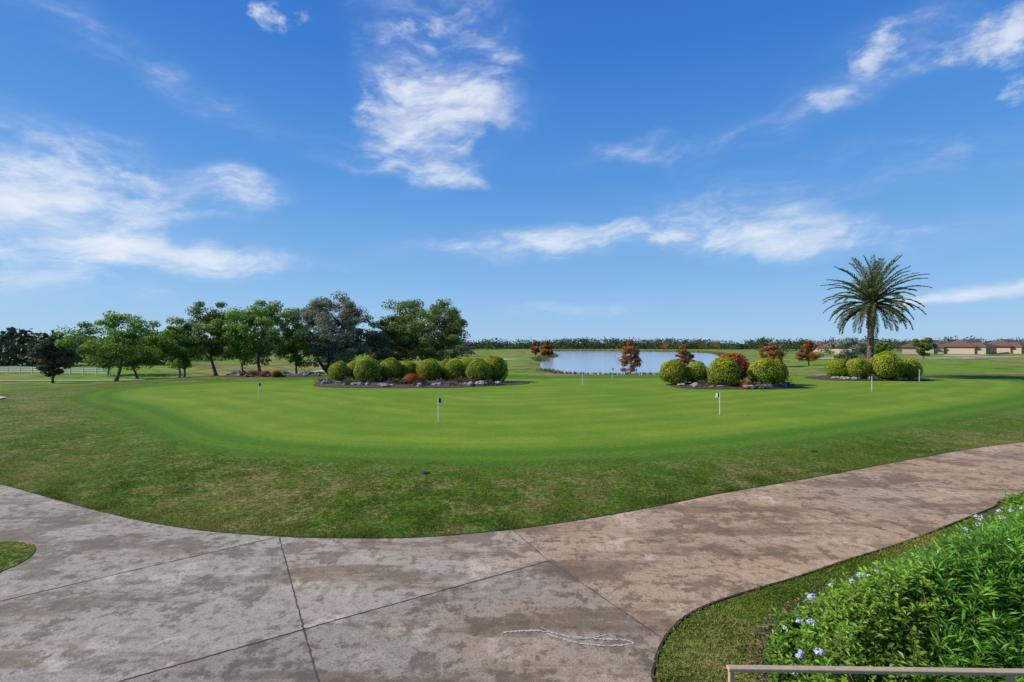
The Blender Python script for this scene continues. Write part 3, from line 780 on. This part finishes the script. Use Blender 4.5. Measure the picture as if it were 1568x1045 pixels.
base = cb.outputs[0]; warp = nvec(base, 5.5, (.20,.09,0), 4)
def mapping(vec, loc, rot, sc, kind='TEXTURE'):
    m_ = N(nt, 'ShaderNodeMapping', vector_type=kind); nt.links.new(vec, m_.inputs[0])
    m_.inputs['Location'].default_value = (*loc, 0); m_.inputs['Rotation'].default_value = (0, 0, rot); m_.inputs['Scale'].default_value = (*sc, 1); return m_.outputs[0]
def ang(u_, v_):
    u = (u_-784)/784; v = (526-v_)/784; return math.atan(u), math.atan(v*math.cos(math.atan(u)))
soft = [(80,320,.26,.115,0,1.0),(230,388,.36,.022,0,.85),(690,80,.20,.15,-15,.72),(650,200,.18,.09,20,.70),(640,268,.16,.020,-4,.85),
        (880,372,.40,.034,3,.85),(1230,368,.36,.034,-3,.75),(1230,180,.26,.030,12,.48),(230,100,.36,.035,-16,.40),(1510,452,.16,.014,0,.85),
        (1220,285,.50,.05,3,.34),(1350,90,.16,.05,10,.42),(350,290,.14,.035,0,.65),(870,470,.22,.018,0,.40),
        (980,225,.22,.030,8,.38)]
puff = [(575,172,.06,.05,20,.75),(425,24,.055,.022,15,1.0),(1335,78,.08,.035,35,.95),(1465,72,.07,.022,0,.9),(1545,50,.06,.04,30,.95),
        (390,296,.07,.02,0,.8),(90,265,.15,.06,10,.6),(1560,140,.03,.03,50,.85),(650,45,.09,.035,0,.6)]
def masks(lst, vec):
    tot = None
    for (px, py, a, b_, rt, wt) in lst:
        v = mapping(vec, ang(px, py), R(rt), (a*1.3, b_*1.6))
        ln = N(nt, 'ShaderNodeVectorMath', operation='LENGTH'); nt.links.new(v, ln.inputs[0])
        q = mrange(nt, ln.outputs['Value'], 0, 1, wt, 0)
        tot = q if tot is None else mth(nt, 'ADD', tot, q)
    return mth(nt, 'MINIMUM', tot, 1.1)
ms0 = masks(soft, warp); mp_ = masks(puff, nvec(base, 14, (.06,.04,0), 3))
brk = noise(nt, mapping(warp, (3,1), R(5), (1.0,.45)), 6.5, 4, .6)
ms = mth(nt, 'MULTIPLY', ms0, mrange(nt, brk, .36, .60, .45, 1.08))
streak = noise(nt, mapping(warp, (0,0), R(-5), (.6,.13)), 2.0, 7, .66)
streak2 = noise(nt, mapping(nvec(base, 8, (.12,.06,0), 3), (0,0), R(16), (.28,.075)), 2.4, 7, .68)
fb = noise(nt, mapping(base, (0,0), 0, (.7,.40)), 13, 6, .64)
st = mth(nt, 'ADD', mth(nt, 'MULTIPLY', streak, 1.05), mth(nt, 'MULTIPLY', streak2, .95))
d1 = mrange(nt, mth(nt, 'ADD', st, mth(nt, 'MULTIPLY', ms, .42)), 1.02, 1.85)
d1 = mth(nt, 'MULTIPLY', d1, mrange(nt, ms, 0, .55))
veil = mth(nt, 'MULTIPLY', mrange(nt, ms, 0, 1.1, 0, .48), mrange(nt, streak, .30, .62, .25, 1))
d2 = mrange(nt, mth(nt, 'ADD', mth(nt, 'MULTIPLY', fb, 2.0), mth(nt, 'MULTIPLY', mp_, .55)), 1.15, 1.95)
d2 = mth(nt, 'MULTIPLY', d2, mrange(nt, mp_, 0, .5))
inv = mth(nt, 'MULTIPLY', mth(nt, 'SUBTRACT', 1.0, d1), mth(nt, 'SUBTRACT', 1.0, mth(nt, 'MULTIPLY', d2, .8)))
inv = mth(nt, 'MULTIPLY', inv, mth(nt, 'SUBTRACT', 1.0, veil))
d = mth(nt, 'MULTIPLY', mth(nt, 'SUBTRACT', 1.0, inv), .93)
final = mixc(nt, d, skyc, (8.6, 9.0, 9.6))
nt.links.new(final, bg.inputs[0])

# ------------------------------------------------------------ camera
cam = bpy.data.cameras.new('camera'); cam.lens = 18; cam.sensor_width = 36; cam.clip_end = 8000; cam.shift_y = .0022
co = bpy.data.objects.new('camera', cam); co.location = (0, 0, 3.4); co.rotation_euler = (R(90), 0, 0)
scene.collection.objects.link(co); scene.camera = co
tick('done')
